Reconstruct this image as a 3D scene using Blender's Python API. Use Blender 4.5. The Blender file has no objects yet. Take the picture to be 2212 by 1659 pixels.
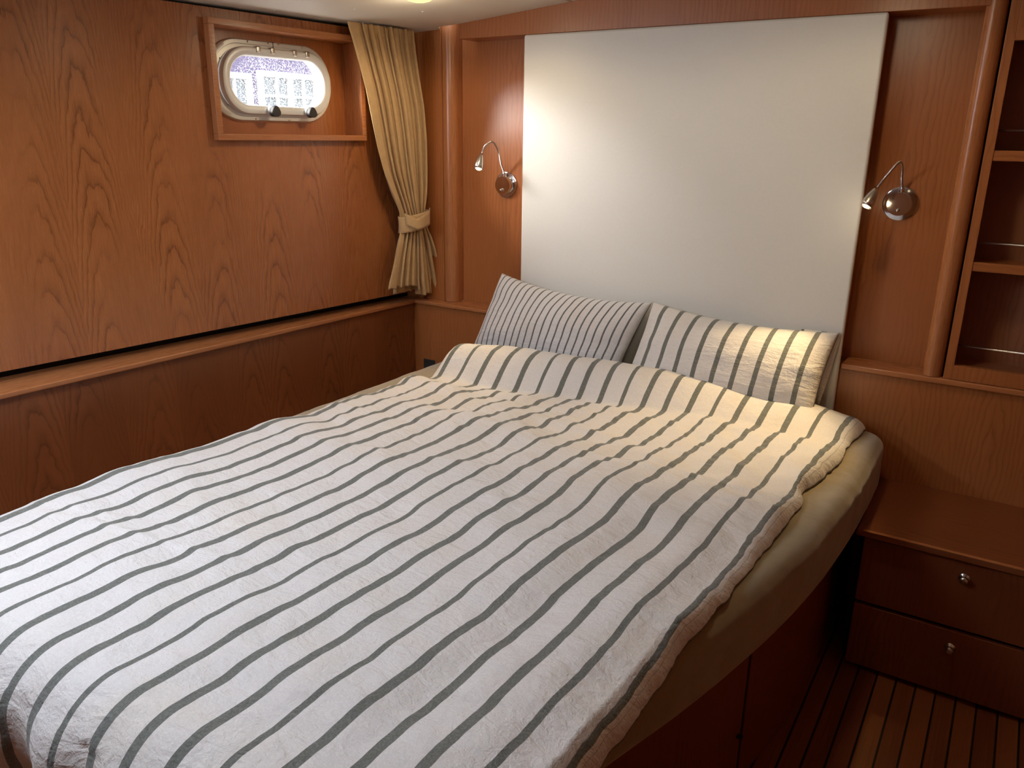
import bpy, bmesh, math, random
import numpy as np
from mathutils import Vector, Matrix, noise as mnoise
random.seed(7)
sc = bpy.context.scene
COL = sc.collection

# ---------------------------------------------------------------- camera
FPX = 1713.0
cam = bpy.data.cameras.new('camera'); camo = bpy.data.objects.new('camera', cam); COL.objects.link(camo)
cam.sensor_width = 36.0; cam.lens = FPX / 2212.0 * 36.0; cam.clip_start = 0.05; cam.clip_end = 200
RX = Vector((0.84196036, 0.53939994, 0.01226596))      # image right in world
RY = Vector((0.1712892, -0.24567259, -0.95409904))     # image down in world
RZ = Vector((-0.51162756, 0.8054146, -0.29923997))     # forward
m = Matrix((( RX.x, -RY.x, -RZ.x, 0.0), (RX.y, -RY.y, -RZ.y, 0.0), (RX.z, -RY.z, -RZ.z, 1.65), (0, 0, 0, 1)))
camo.matrix_world = m
sc.camera = camo

# ---------------------------------------------------------------- colour management
sc.view_settings.view_transform = 'Standard'
sc.view_settings.look = 'None'
sc.view_settings.exposure = 0.16
sc.view_settings.gamma = 1.0
sc.view_settings.use_curve_mapping = False

# ---------------------------------------------------------------- world (bright overcast day)
w = bpy.data.worlds.new('sky'); sc.world = w; w.use_nodes = True
bg = w.node_tree.nodes['Background']
bg.inputs[0].default_value = (0.86, 0.93, 1.0, 1); bg.inputs[1].default_value = 3.0

# ---------------------------------------------------------------- sun and added fill lights
def light(name, kind, loc, energy, color, size=0.1, size_y=None, target=None, spot=None, blend=0.5, rot=None):
    l = bpy.data.lights.new(name, kind); o = bpy.data.objects.new(name, l); COL.objects.link(o)
    l.energy = energy; l.color = color; o.location = loc
    if kind == 'AREA':
        l.shape = 'RECTANGLE' if size_y else 'SQUARE'; l.size = size
        if size_y: l.size_y = size_y
    elif kind == 'SUN': l.angle = size
    else: l.shadow_soft_size = size
    if kind == 'SPOT': l.spot_size = spot; l.spot_blend = blend
    if target is not None:
        o.rotation_euler = (Vector(target) - Vector(loc)).to_track_quat('-Z', 'Y').to_euler()
    return o
# hazy sun coming in over the quay through the porthole
light('sun', 'SUN', (-6, -4, 5), 34.0, (1.0, 0.97, 0.93), math.radians(34), target=(-6 + 0.64, -4 + 0.60, 5 - 0.29))
# added cool fill over the foot of the bed, under an invented hatch
light('hatch_daylight', 'AREA', (-1.72, 0.55, 2.07), 14.5, (0.76, 0.86, 1.0), 0.50, 0.50, target=(-1.62, 0.60, 0.0))
# added cool fill from the hull side, at an invented second porthole
light('porthole_daylight', 'AREA', (-2.68, 0.05, 1.83), 21.0, (0.80, 0.89, 1.0), 0.44, 0.19, target=(-1.3, 1.5, 1.0))

# ---------------------------------------------------------------- node helpers
class NT:
    def __init__(s, mat): s.t = mat.node_tree; s.n = s.t.nodes; s.l = s.t.links
    def new(s, typ, **kw):
        nd = s.n.new(typ)
        for k, v in kw.items(): setattr(nd, k, v)
        return nd
    def setin(s, sock, v):
        if isinstance(v, bpy.types.NodeSocket): s.l.new(v, sock)
        elif v is not None: sock.default_value = v
    def math(s, op, a, b=None, c=None, clamp=False):
        nd = s.new('ShaderNodeMath', operation=op, use_clamp=clamp)
        s.setin(nd.inputs[0], a)
        if b is not None: s.setin(nd.inputs[1], b)
        if c is not None: s.setin(nd.inputs[2], c)
        return nd.outputs[0]
    def comb(s, x, y, z=0.0):
        nd = s.new('ShaderNodeCombineXYZ')
        s.setin(nd.inputs[0], x); s.setin(nd.inputs[1], y); s.setin(nd.inputs[2], z); return nd.outputs[0]
    def noise(s, vec, scale, detail=2.0, rough=0.5, dist=0.0):
        nd = s.new('ShaderNodeTexNoise'); s.setin(nd.inputs['Vector'], vec)
        nd.inputs['Scale'].default_value = scale; nd.inputs['Detail'].default_value = detail
        nd.inputs['Roughness'].default_value = rough; nd.inputs['Distortion'].default_value = dist
        return nd.outputs[0]
    def ramp(s, fac, stops, interp='LINEAR'):
        nd = s.new('ShaderNodeValToRGB'); cr = nd.color_ramp; cr.interpolation = interp
        while len(cr.elements) < len(stops): cr.elements.new(0.5)
        for e, (p, c) in zip(cr.elements, stops):
            e.position = p; e.color = (c[0], c[1], c[2], 1) if hasattr(c, '__len__') else (c, c, c, 1)
        s.setin(nd.inputs[0], fac); return nd.outputs[0]
    def mix(s, fac, a, b, blend='MIX'):
        nd = s.new('ShaderNodeMix', data_type='RGBA', blend_type=blend)
        s.setin(nd.inputs[0], fac)
        s.setin(nd.inputs[6], a if isinstance(a, bpy.types.NodeSocket) else (*a, 1))
        s.setin(nd.inputs[7], b if isinstance(b, bpy.types.NodeSocket) else (*b, 1)); return nd.outputs[2]
    def bump(s, h, strength, dist=0.01):
        nd = s.new('ShaderNodeBump'); nd.inputs['Strength'].default_value = strength; nd.inputs['Distance'].default_value = dist
        s.setin(nd.inputs['Height'], h); return nd.outputs[0]
    def maprange(s, v, a, b, c=0.0, d=1.0, smooth=True):
        nd = s.new('ShaderNodeMapRange', interpolation_type='SMOOTHSTEP' if smooth else 'LINEAR')
        s.setin(nd.inputs[0], v)
        for i, x in enumerate((a, b, c, d)): nd.inputs[1 + i].default_value = x
        return nd.outputs[0]

def newmat(name, rough=0.5, color=None, metal=0.0, coat=0.0, sheen=0.0, spec=0.5):
    mt = bpy.data.materials.new(name); mt.use_nodes = True
    b = mt.node_tree.nodes['Principled BSDF']
    b.inputs['Roughness'].default_value = rough; b.inputs['Metallic'].default_value = metal
    b.inputs['Coat Weight'].default_value = coat; b.inputs['Coat Roughness'].default_value = 0.15
    b.inputs['Sheen Weight'].default_value = sheen; b.inputs['Specular IOR Level'].default_value = spec
    if color: b.inputs['Base Color'].default_value = (*color, 1)
    return mt, b, NT(mt)

def wood_mat(name, kind='plain', leaf=0.2, light_c=(0.42, 0.148, 0.046), dark_c=(0.26, 0.080, 0.023), rough=0.34, seed=0.0, contrast=1.0, coat=0.0):
    """cherry veneer; UV.x runs across the grain and UV.y along it, both in metres"""
    mt, b, N = newmat(name, rough, coat=coat)
    uv = N.new('ShaderNodeUVMap'); sep = N.new('ShaderNodeSeparateXYZ'); N.l.new(uv.outputs[0], sep.inputs[0])
    u = N.math('ADD', sep.outputs[0], 0.37 + seed); v = N.math('ADD', sep.outputs[1], seed * 1.7)
    q = N.math('DIVIDE', u, leaf); idx = N.math('FLOOR', q); fr = N.math('SUBTRACT', N.math('FRACT', q), 0.5)
    wn = N.new('ShaderNodeTexWhiteNoise', noise_dimensions='1D'); N.setin(wn.inputs['W'], N.math('ADD', idx, 3.3 + seed))
    rnd = wn.outputs[0]
    odd = N.math('SUBTRACT', N.math('MULTIPLY', N.math('FLOORED_MODULO', idx, 2.0), 2.0), 1.0)      # -1 / +1: book-matched
    au = N.math('MULTIPLY', N.math('MULTIPLY', fr, odd), leaf)
    lo = N.noise(N.comb(N.math('MULTIPLY', au, 9.0), N.math('MULTIPLY', v, 3.0), N.math('MULTIPLY', rnd, 0.35)), 1.0, 3.0, 0.55)
    wob = N.noise(N.comb(N.math('MULTIPLY', au, 42.0), N.math('MULTIPLY', v, 15.0), seed + 2.0), 1.0, 2.0, 0.5)
    if kind == 'cathedral':
        au2 = N.math('ADD', N.math('ADD', au, 0.018), N.math('MULTIPLY', N.math('SUBTRACT', lo, 0.5), 0.04))
        r = N.math('MULTIPLY', au2, au2)
        val = N.math('ADD', N.math('MULTIPLY', v, 8.6), N.math('MULTIPLY', r, 470.0))
        val = N.math('ADD', val, N.math('MULTIPLY', N.math('SUBTRACT', wob, 0.5), 0.95))
        val = N.math('ADD', val, N.math('MULTIPLY', lo, 1.8))
        val = N.math('ADD', val, N.math('MULTIPLY', rnd, 0.5))
    else:
        val = N.math('ADD', N.math('MULTIPLY', au, 55.0), N.math('MULTIPLY', lo, 5.0))
        val = N.math('ADD', val, N.math('MULTIPLY', rnd, 3.0))
    saw = N.math('FRACT', val)
    line = N.ramp(saw, [(0.0, 0.0), (0.05, 0.36), (0.22, 0.62), (0.6, 1.0), (0.90, 0.80), (1.0, 0.25)])
    present = N.maprange(N.noise(N.comb(N.math('MULTIPLY', u, 5.0), N.math('MULTIPLY', v, 2.2), seed), 1.0, 2.0), 0.32, 0.62)
    line = N.mix(N.math('MULTIPLY', present, (0.75 if kind == 'cathedral' else 0.40) * contrast), (0.72, 0.72, 0.72), line)
    fib = N.noise(N.comb(N.math('MULTIPLY', u, 420.0), N.math('MULTIPLY', v, 9.0), rnd), 1.0, 2.0, 0.6)
    blot = N.noise(N.comb(N.math('MULTIPLY', u, 6.0), N.math('MULTIPLY', v, 3.0), seed + 8.0), 1.0, 3.0, 0.6)
    f = N.math('MULTIPLY', line, 0.62)
    f = N.math('ADD', f, N.math('MULTIPLY', fib, 0.26))
    f = N.math('ADD', f, N.math('MULTIPLY', blot, 0.42))
    f = N.math('ADD', f, N.math('MULTIPLY', N.math('SUBTRACT', rnd, 0.5), 0.16))
    c = N.mix(N.maprange(f, 0.38, 1.05, smooth=False), dark_c, light_c)
    # thin late-wood lines, stronger on the arches
    ln = N.ramp(saw, [(0.0, 1.0), (0.05, 0.75), (0.13, 0.22), (0.42, 0.0), (0.95, 0.0), (1.0, 0.8)])
    flank = N.maprange(N.math('ABSOLUTE', N.math('ADD', au, 0.018)), 0.03, 0.10, 1.0, 0.45)
    k_ln = N.math('MULTIPLY', N.math('MULTIPLY', ln, N.math('ADD', N.math('MULTIPLY', present, 0.75), 0.25)), flank)
    c = N.mix(N.math('MULTIPLY', k_ln, (0.62 if kind == 'cathedral' else 0.30) * contrast), c, tuple(x * 0.45 for x in dark_c))
    # small dark pores
    pore = N.maprange(N.noise(N.comb(N.math('MULTIPLY', u, 160.0), N.math('MULTIPLY', v, 14.0), 5.0), 1.0, 1.0), 0.80, 0.86)
    c = N.mix(N.math('MULTIPLY', pore, 0.6), c, (0.05, 0.012, 0.006))
    N.l.new(c, b.inputs['Base Color'])
    N.l.new(N.math('ADD', N.math('MULTIPLY', fib, 0.10), rough - 0.05), b.inputs['Roughness'])
    N.l.new(N.bump(fib, 0.03, 0.002), b.inputs['Normal'])
    return mt

M = {}
M['wood_cath'] = wood_mat('cherry_cathedral_veneer', 'cathedral', 0.215, rough=0.27)
M['wood'] = wood_mat('cherry_plain_veneer', 'plain', 0.13, seed=1.3, rough=0.30)
M['wood_low'] = wood_mat('cherry_lower_veneer', 'cathedral', 0.2, light_c=(0.25, 0.078, 0.023), dark_c=(0.13, 0.035, 0.010), seed=2.1, contrast=0.7, rough=0.36)  # same cherry darkened: shade below the ledge put into the colour
M['wood_solid'] = wood_mat('cherry_solid_trim', 'plain', 0.5, light_c=(0.47, 0.185, 0.068), dark_c=(0.31, 0.105, 0.036), seed=4.4, rough=0.28)
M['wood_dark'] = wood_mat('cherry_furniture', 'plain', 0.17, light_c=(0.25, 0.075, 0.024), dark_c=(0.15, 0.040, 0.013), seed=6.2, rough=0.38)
M['wood_case'] = wood_mat('bookcase_lining', 'plain', 0.3, light_c=(0.34, 0.135, 0.068), dark_c=(0.22, 0.085, 0.042), seed=7.2, rough=0.42)

def floor_mat():
    mt, b, N = newmat('teak_planks', 0.42)
    uv = N.new('ShaderNodeUVMap'); sep = N.new('ShaderNodeSeparateXYZ'); N.l.new(uv.outputs[0], sep.inputs[0])
    u = N.math('ADD', sep.outputs[0], 0.325 + 10 * 0.0562); v = sep.outputs[1]
    q = N.math('DIVIDE', u, 0.0562); idx = N.math('FLOOR', q); fr = N.math('FRACT', q)
    wn = N.new('ShaderNodeTexWhiteNoise', noise_dimensions='1D'); N.setin(wn.inputs['W'], idx)
    d = N.math('ABSOLUTE', N.math('SUBTRACT', fr, 0.5))
    seam = N.maprange(d, 0.440, 0.455)
    g = N.noise(N.comb(N.math('MULTIPLY', u, 160.0), N.math('MULTIPLY', v, 4.0), idx), 1.0, 3.0)
    g2 = N.noise(N.comb(N.math('MULTIPLY', u, 20.0), N.math('MULTIPLY', v, 2.0), idx), 1.0, 2.0)
    f = N.math('ADD', N.math('MULTIPLY', g, 0.5), N.math('ADD', N.math('MULTIPLY', g2, 0.3), N.math('MULTIPLY', wn.outputs[0], 0.4)))
    c = N.mix(N.maprange(f, 0.3, 0.9), (0.15, 0.042, 0.013), (0.27, 0.085, 0.026))
    c = N.mix(seam, c, (0.006, 0.005, 0.005))
    N.l.new(c, b.inputs['Base Color']); N.l.new(N.bump(N.math('SUBTRACT', 1.0, seam), 0.3, 0.002), b.inputs['Normal'])
    return mt
M['floor'] = floor_mat()

def plain(name, color, rough=0.5, metal=0.0, bump=0.0, bscale=200.0, **kw):
    mt, b, N = newmat(name, rough, color, metal, **kw)
    tc = N.new('ShaderNodeTexCoord')
    n1 = N.noise(tc.outputs['Object'], bscale, 3.0, 0.6)
    N.l.new(N.mix(0.06, color, N.mix(n1, (color[0]*0.4, color[1]*0.4, color[2]*0.4), (min(1, color[0]*1.5), min(1, color[1]*1.5), min(1, color[2]*1.5)))), b.inputs['Base Color'])
    if bump: N.l.new(N.bump(n1, bump, 0.002), b.inputs['Normal'])
    return mt
M['vinyl'] = plain('white_vinyl', (0.72, 0.70, 0.66), 0.42, bump=0.25, bscale=90.0)
M['ceiling'] = plain('ceiling_vinyl', (0.74, 0.70, 0.61), 0.5, bump=0.35, bscale=420.0)
M['black'] = plain('shadow_gap_black', (0.006, 0.006, 0.006), 0.8)
M['rubber'] = plain('black_plastic', (0.02, 0.02, 0.022), 0.55, bump=0.2, bscale=900)
M['alu'] = plain('anodised_aluminium', (0.62, 0.60, 0.57), 0.38, metal=0.35)
M['alu_light'] = plain('porthole_sash_paint', (0.70, 0.70, 0.69), 0.34, metal=0.1)
M['chrome'] = plain('chrome', (0.72, 0.71, 0.70), 0.09, metal=1.0)
M['nickel'] = plain('satin_nickel', (0.62, 0.58, 0.52), 0.26, metal=1.0)
M['steel'] = plain('steel_rod', (0.80, 0.78, 0.74), 0.24, metal=1.0)
M['white_trim'] = plain('white_paint', (0.8, 0.8, 0.78), 0.5)
M['hull_white'] = plain('cabin_side_paint', (0.28, 0.10, 0.04), 0.5)

def flex_mat():
    mt, b, N = newmat('flexible_chrome_hose', 0.18, (0.66, 0.63, 0.60), 1.0)
    uv = N.new('ShaderNodeUVMap'); sep = N.new('ShaderNodeSeparateXYZ'); N.l.new(uv.outputs[0], sep.inputs[0])
    s = N.math('SINE', N.math('MULTIPLY', sep.outputs[1], 6.2832 / 0.0022))
    N.l.new(N.bump(s, 0.6, 0.0012), b.inputs['Normal']); return mt
M['flex'] = flex_mat()

def fabric(name, color, rough=0.9, weave=900.0, crinkle=0.3, sheen=0.3, cs=45.0, cd=0.004):
    mt, b, N = newmat(name, rough, color, sheen=sheen, spec=0.2)
    tc = N.new('ShaderNodeTexCoord')
    n1 = N.noise(tc.outputs['Object'], weave, 2.0, 0.7)
    n2 = N.noise(tc.outputs['Object'], cs, 4.0, 0.6, 0.4)
    c = N.mix(N.maprange(N.math('ADD', N.math('MULTIPLY', n1, 0.5), N.math('MULTIPLY', n2, 0.5)), 0.3, 0.7), tuple(x * 0.88 for x in color), tuple(min(1, x * 1.08) for x in color))
    N.l.new(c, b.inputs['Base Color'])
    h = N.math('ADD', N.math('MULTIPLY', n2, 1.0), N.math('MULTIPLY', n1, 0.12))
    N.l.new(N.bump(h, crinkle, cd), b.inputs['Normal'])
    return mt
M['curtain'] = fabric('beige_curtain_cloth', (0.56, 0.37, 0.18), crinkle=0.12, cs=30)
M['sheet'] = fabric('olive_jersey_sheet', (0.30, 0.235, 0.125), crinkle=0.5, cs=12, sheen=0.6)

def striped(name, period, width, offset, base=(0.82, 0.795, 0.78), stripe=(0.165, 0.172, 0.155), thin=True, seam_u=-9.0):
    mt, b, N = newmat(name, 0.92, sheen=0.25, spec=0.15)
    uv = N.new('ShaderNodeUVMap'); sep = N.new('ShaderNodeSeparateXYZ'); N.l.new(uv.outputs[0], sep.inputs[0])
    tc = N.new('ShaderNodeTexCoord')
    u = N.math('ADD', sep.outputs[0], N.math('MULTIPLY', N.math('SUBTRACT', N.noise(tc.outputs['Object'], 26.0, 2.0), 0.5), period * 0.03))
    q = N.math('ADD', N.math('DIVIDE', u, period), 100.5 + offset)
    idx = N.math('FLOOR', q); fr = N.math('ABSOLUTE', N.math('SUBTRACT', N.math('FRACT', q), 0.5))
    half = width / period / 2
    if thin:
        k = N.math('FLOORED_MODULO', idx, 4.0)
        isthin = N.math('COMPARE', k, 2.0, 0.1)
        hw = N.math('SUBTRACT', half, N.math('MULTIPLY', isthin, half * 0.30))
    else: hw = half
    d = N.math('SUBTRACT', fr, hw)
    mask = N.math('SUBTRACT', 1.0, N.maprange(d, -0.006, 0.006))
    seam = N.math('COMPARE', sep.outputs[0], seam_u, 0.0009)
    fuzz = N.noise(tc.outputs['Object'], 260.0, 3.0, 0.65)
    weave = N.noise(N.comb(N.math('MULTIPLY', sep.outputs[0], 900.0), N.math('MULTIPLY', sep.outputs[1], 900.0)), 1.0, 2.0, 0.7)
    stain = N.noise(tc.outputs['Object'], 5.0, 3.0)
    base2 = tuple(x * y for x, y in zip(base, (0.98, 0.955, 0.91)))
    cb = N.mix(N.maprange(stain, 0.45, 0.75), base, base2)
    cb = N.mix(N.maprange(weave, 0.25, 0.75), N.mix(1.0, cb, (0.90, 0.90, 0.90), 'MULTIPLY'), cb)
    cb = N.mix(N.maprange(fuzz, 0.30, 0.70), N.mix(1.0, cb, (0.90, 0.895, 0.89), 'MULTIPLY'), cb)
    cs_ = N.mix(N.maprange(fuzz, 0.3, 0.75), tuple(x * 0.80 for x in stripe), tuple(x * 1.30 for x in stripe))
    N.l.new(N.mix(N.math('MULTIPLY', seam, 0.6), N.mix(mask, cb, cs_), (0.20, 0.17, 0.13)), b.inputs['Base Color'])
    crk = N.noise(tc.outputs['Object'], 60.0, 4.0, 0.62, 0.5)
    cr2 = N.noise(N.comb(N.math('MULTIPLY', sep.outputs[0], 12.0), N.math('MULTIPLY', sep.outputs[1], 34.0), 1.0), 1.0, 3.0, 0.55, 0.6)
    h = N.math('ADD', N.math('MULTIPLY', crk, 0.55), N.math('ADD', N.math('MULTIPLY', fuzz, 0.14), N.math('MULTIPLY', cr2, 0.9)))
    N.l.new(N.bump(h, 0.85, 0.008), b.inputs['Normal'])
    return mt
M['duvet'] = striped('striped_duvet_flannel', 0.0835, 0.0205, 0.0, seam_u=19.34*0.0835)
M['pillow_wide'] = striped('wide_striped_pillow_flannel', 0.0765, 0.0185, 0.0, thin=False)
M['pillow_narrow'] = striped('narrow_striped_pillow_flannel', 0.0352, 0.0072, 0.0, base=(0.80, 0.79, 0.80), stripe=(0.15, 0.15, 0.155), thin=False)

def emit_mat(name, color, strength):
    mt = bpy.data.materials.new(name); mt.use_nodes = True; t = mt.node_tree; t.nodes.clear()
    e = t.nodes.new('ShaderNodeEmission'); o = t.nodes.new('ShaderNodeOutputMaterial')
    e.inputs[0].default_value = (*color, 1); e.inputs[1].default_value = strength
    t.links.new(e.outputs[0], o.inputs[0]); return mt
M['dome'] = emit_mat('lit_ceiling_lamp_lens', (1.0, 0.90, 0.36), 1.25)
M['bulb'] = emit_mat('lit_reading_bulb', (1.0, 0.86, 0.55), 9.0)
M['hatch_pane'] = emit_mat('daylit_hatch_acrylic', (0.80, 0.88, 1.0), 2.0)  # pane of the added hatch, glows as fill

def glass_mat():
    mt = bpy.data.materials.new('rain_speckled_glass'); mt.use_nodes = True; t = mt.node_tree; t.nodes.clear()
    N = NT(mt)
    tr = N.new('ShaderNodeBsdfTransparent'); gl = N.new('ShaderNodeBsdfGlossy'); gl.inputs['Roughness'].default_value = 0.02
    df = N.new('ShaderNodeBsdfTranslucent'); df.inputs[0].default_value = (0.62, 0.64, 0.7, 1)
    tc = N.new('ShaderNodeTexCoord')
    n1 = N.noise(tc.outputs['Object'], 210.0, 2.0, 0.6)
    sp = N.maprange(n1, 0.57, 0.62)
    m1 = N.new('ShaderNodeMixShader'); N.setin(m1.inputs[0], N.math('MULTIPLY', sp, 0.42)); N.l.new(tr.outputs[0], m1.inputs[1]); N.l.new(df.outputs[0], m1.inputs[2])
    m2 = N.new('ShaderNodeMixShader'); m2.inputs[0].default_value = 0.05; N.l.new(m1.outputs[0], m2.inputs[1]); N.l.new(gl.outputs[0], m2.inputs[2])
    o = N.new('ShaderNodeOutputMaterial'); N.l.new(m2.outputs[0], o.inputs[0]); return mt
M['glass'] = glass_mat()

def brick_mat():
    mt, b, N = newmat('quay_brick', 0.9)
    uv = N.new('ShaderNodeUVMap'); br = N.new('ShaderNodeTexBrick'); N.l.new(uv.outputs[0], br.inputs['Vector'])
    br.inputs['Color1'].default_value = (0.175, 0.135, 0.235, 1); br.inputs['Color2'].default_value = (0.145, 0.12, 0.215, 1)
    br.inputs['Mortar'].default_value = (0.24, 0.22, 0.28, 1); br.inputs['Scale'].default_value = 4.0
    br.inputs['Mortar Size'].default_value = 0.015
    N.l.new(br.outputs[0], b.inputs['Base Color']); return mt
M['brick'] = brick_mat()
M['pane_out'] = plain('far_window_pane', (0.22, 0.25, 0.26), 0.6)
M['quay'] = plain('quay_paving', (0.35, 0.34, 0.32), 0.9)

# ---------------------------------------------------------------- geometry helpers
def finish(bm, name, mat, parent=None, smooth=False, grain='z', uv=True, bevel=0.0, seg=2, recalc=False):
    if uv or recalc: bmesh.ops.recalc_face_normals(bm, faces=bm.faces[:])
    if uv:
        L = bm.loops.layers.uv.get('UVMap') or bm.loops.layers.uv.new('UVMap')
        gi = 'xyz'.index(grain)
        bm.normal_update()
        for f in bm.faces:
            n = [abs(c) for c in f.normal]; ax = n.index(max(n))
            others = [i for i in range(3) if i != ax]
            vi = gi if gi in others else others[1]
            ui = [i for i in others if i != vi][0]
            for lp in f.loops: lp[L].uv = (lp.vert.co[ui], lp.vert.co[vi])
    me = bpy.data.meshes.new(name); bm.to_mesh(me); bm.free()
    o = bpy.data.objects.new(name, me); COL.objects.link(o)
    if mat is not None: me.materials.append(mat)
    if smooth: me.shade_smooth()
    if bevel:
        md = o.modifiers.new('bevel', 'BEVEL'); md.width = bevel; md.segments = seg; md.limit_method = 'ANGLE'; md.angle_limit = math.radians(40)
        me.shade_smooth()
        wn_ = o.modifiers.new('wn', 'WEIGHTED_NORMAL'); wn_.keep_sharp = True
    if parent is not None: o.parent = parent
    return o
def tag(o, label, cat, group=None):
    o['label'] = label; o['category'] = cat
    if group: o['group'] = group
    return o
def struct(o): o['kind'] = 'structure'; return o
def thing(name, label, cat, loc=(0, 0, 0), group=None):
    o = bpy.data.objects.new(name, None); COL.objects.link(o); o.location = loc; o.empty_display_size = 0.05
    return tag(o, label, cat, group)
def sub(o, p):
    """parent a mesh built in world coordinates under a thing"""
    o.parent = p
    M_ = Matrix.Translation(-Vector(p.location)) if p.type == 'EMPTY' and p.parent is None else None
    if M_ is not None and isinstance(o.data, bpy.types.Mesh): o.data.transform(M_)
    elif o.data is not None and p.parent is not None:
        q = p
        while q.parent is not None: q = q.parent
        if q.type == 'EMPTY': o.data.transform(Matrix.Translation(-Vector(q.location)))
    return o
def box(bm, x0, x1, y0, y1, z0, z1):
    v = [bm.verts.new(p) for p in ((x0,y0,z0),(x1,y0,z0),(x1,y1,z0),(x0,y1,z0),(x0,y0,z1),(x1,y0,z1),(x1,y1,z1),(x0,y1,z1))]
    for f in ((0,3,2,1),(4,5,6,7),(0,1,5,4),(1,2,6,5),(2,3,7,6),(3,0,4,7)): bm.faces.new([v[i] for i in f])
def prism(bm, pts, z0, z1):
    """vertical prism over plan polygon pts (counter-clockwise); z may be callables"""
    f0 = (lambda p: z0) if not callable(z0) else z0; f1 = (lambda p: z1) if not callable(z1) else z1
    a = [bm.verts.new((p[0], p[1], f0(p))) for p in pts]; b = [bm.verts.new((p[0], p[1], f1(p))) for p in pts]
    n = len(pts)
    bm.faces.new(a[::-1]); bm.faces.new(b)
    for i in range(n): bm.faces.new((a[i], a[(i+1) % n], b[(i+1) % n], b[i]))
def boxo(name, x0, x1, y0, y1, z0, z1, mat, parent=None, grain='z', bevel=0.0):
    bm = bmesh.new(); box(bm, x0, x1, y0, y1, z0, z1); return finish(bm, name, mat, parent, grain=grain, bevel=bevel)
def lathe(bm, prof, M4, n=32):
    """revolve profile [(r, h)] about local z, placed by matrix M4"""
    rings = []
    for r, h in prof:
        if r < 1e-6: rings.append([bm.verts.new(M4 @ Vector((0, 0, h)))])
        else: rings.append([bm.verts.new(M4 @ Vector((r*math.cos(2*math.pi*i/n), r*math.sin(2*math.pi*i/n), h))) for i in range(n)])
    for a, b in zip(rings[:-1], rings[1:]):
        if len(a) == 1 and len(b) == 1: continue
        for i in range(n):
            j = (i+1) % n
            if len(a) == 1: bm.faces.new((a[0], b[i], b[j]))
            elif len(b) == 1: bm.faces.new((a[i], a[j], b[0]))
            else: bm.faces.new((a[i], a[j], b[j], b[i]))
def frame_to(p, zdir, xhint=(1, 0, 0)):
    z = Vector(zdir).normalized(); x = Vector(xhint); x = (x - z * x.dot(z))
    if x.length < 1e-5: x = Vector((0, 1, 0)) - z * z.y
    x.normalize(); y = z.cross(x)
    return Matrix(((x.x, y.x, z.x, p[0]), (x.y, y.y, z.y, p[1]), (x.z, y.z, z.z, p[2]), (0, 0, 0, 1)))
def tube(bm, pts, rad, n=12, closed=False):
    L = bm.loops.layers.uv.get('UVMap') or bm.loops.layers.uv.new('UVMap')
    pts = [Vector(p) for p in pts]; rings = []; prev = None; s = [0.0]
    for i in range(1, len(pts)): s.append(s[-1] + (pts[i]-pts[i-1]).length)
    for i, p in enumerate(pts):
        t = (pts[min(i+1, len(pts)-1)] - pts[max(i-1, 0)]).normalized()
        if prev is None:
            prev = Vector((0, 0, 1)) if abs(t.z) < 0.9 else Vector((1, 0, 0))
        x = (prev - t * prev.dot(t)).normalized(); prev = x; y = t.cross(x)
        r = rad[i] if hasattr(rad, '__len__') else rad
        rings.append([bm.verts.new(p + x*(r*math.cos(2*math.pi*k/n)) + y*(r*math.sin(2*math.pi*k/n))) for k in range(n)])
    for i in range(len(rings)-1):
        for k in range(n):
            f = bm.faces.new((rings[i][k], rings[i][(k+1) % n], rings[i+1][(k+1) % n], rings[i+1][k]))
            vs = (s[i], s[i], s[i+1], s[i+1]); us = (k, k+1, k+1, k)
            for lp, a, b2 in zip(f.loops, us, vs): lp[L].uv = (a / n * 0.02, b2)
    bm.faces.new(rings[0][::-1]); bm.faces.new(rings[-1])
def catmull(pts, per=10):
    P = [Vector(p) for p in pts]; P = [P[0]*2-P[1]] + P + [P[-1]*2-P[-2]]; out = []
    for i in range(1, len(P)-2):
        for k in range(per):
            t = k/per; a, b, c, d = P[i-1], P[i], P[i+1], P[i+2]
            out.append(0.5*((2*b)+(c-a)*t+(2*a-5*b+4*c-d)*t*t+(3*b-a-3*c+d)*t**3))
    out.append(P[-2]); return out
def sstep(a, b, x):
    t = min(1, max(0, (x-a)/(b-a))); return t*t*(3-2*t)
def lerp_tab(tab, x):
    if x <= tab[0][0]: return tab[0][1]
    for (a, va), (b, vb) in zip(tab[:-1], tab[1:]):
        if x <= b: return va + (vb-va)*(x-a)/(b-a)
    return tab[-1][1]
def smooth_tab(tab, x, w=0.08):
    return (lerp_tab(tab, x-w) + lerp_tab(tab, x-w/2) + lerp_tab(tab, x) + lerp_tab(tab, x+w/2) + lerp_tab(tab, x+w))/5
def fbm(x, y, z=0.0, o=3):
    return mnoise.fractal(Vector((x, y, z)), 0.9, 2.0, o)

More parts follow.
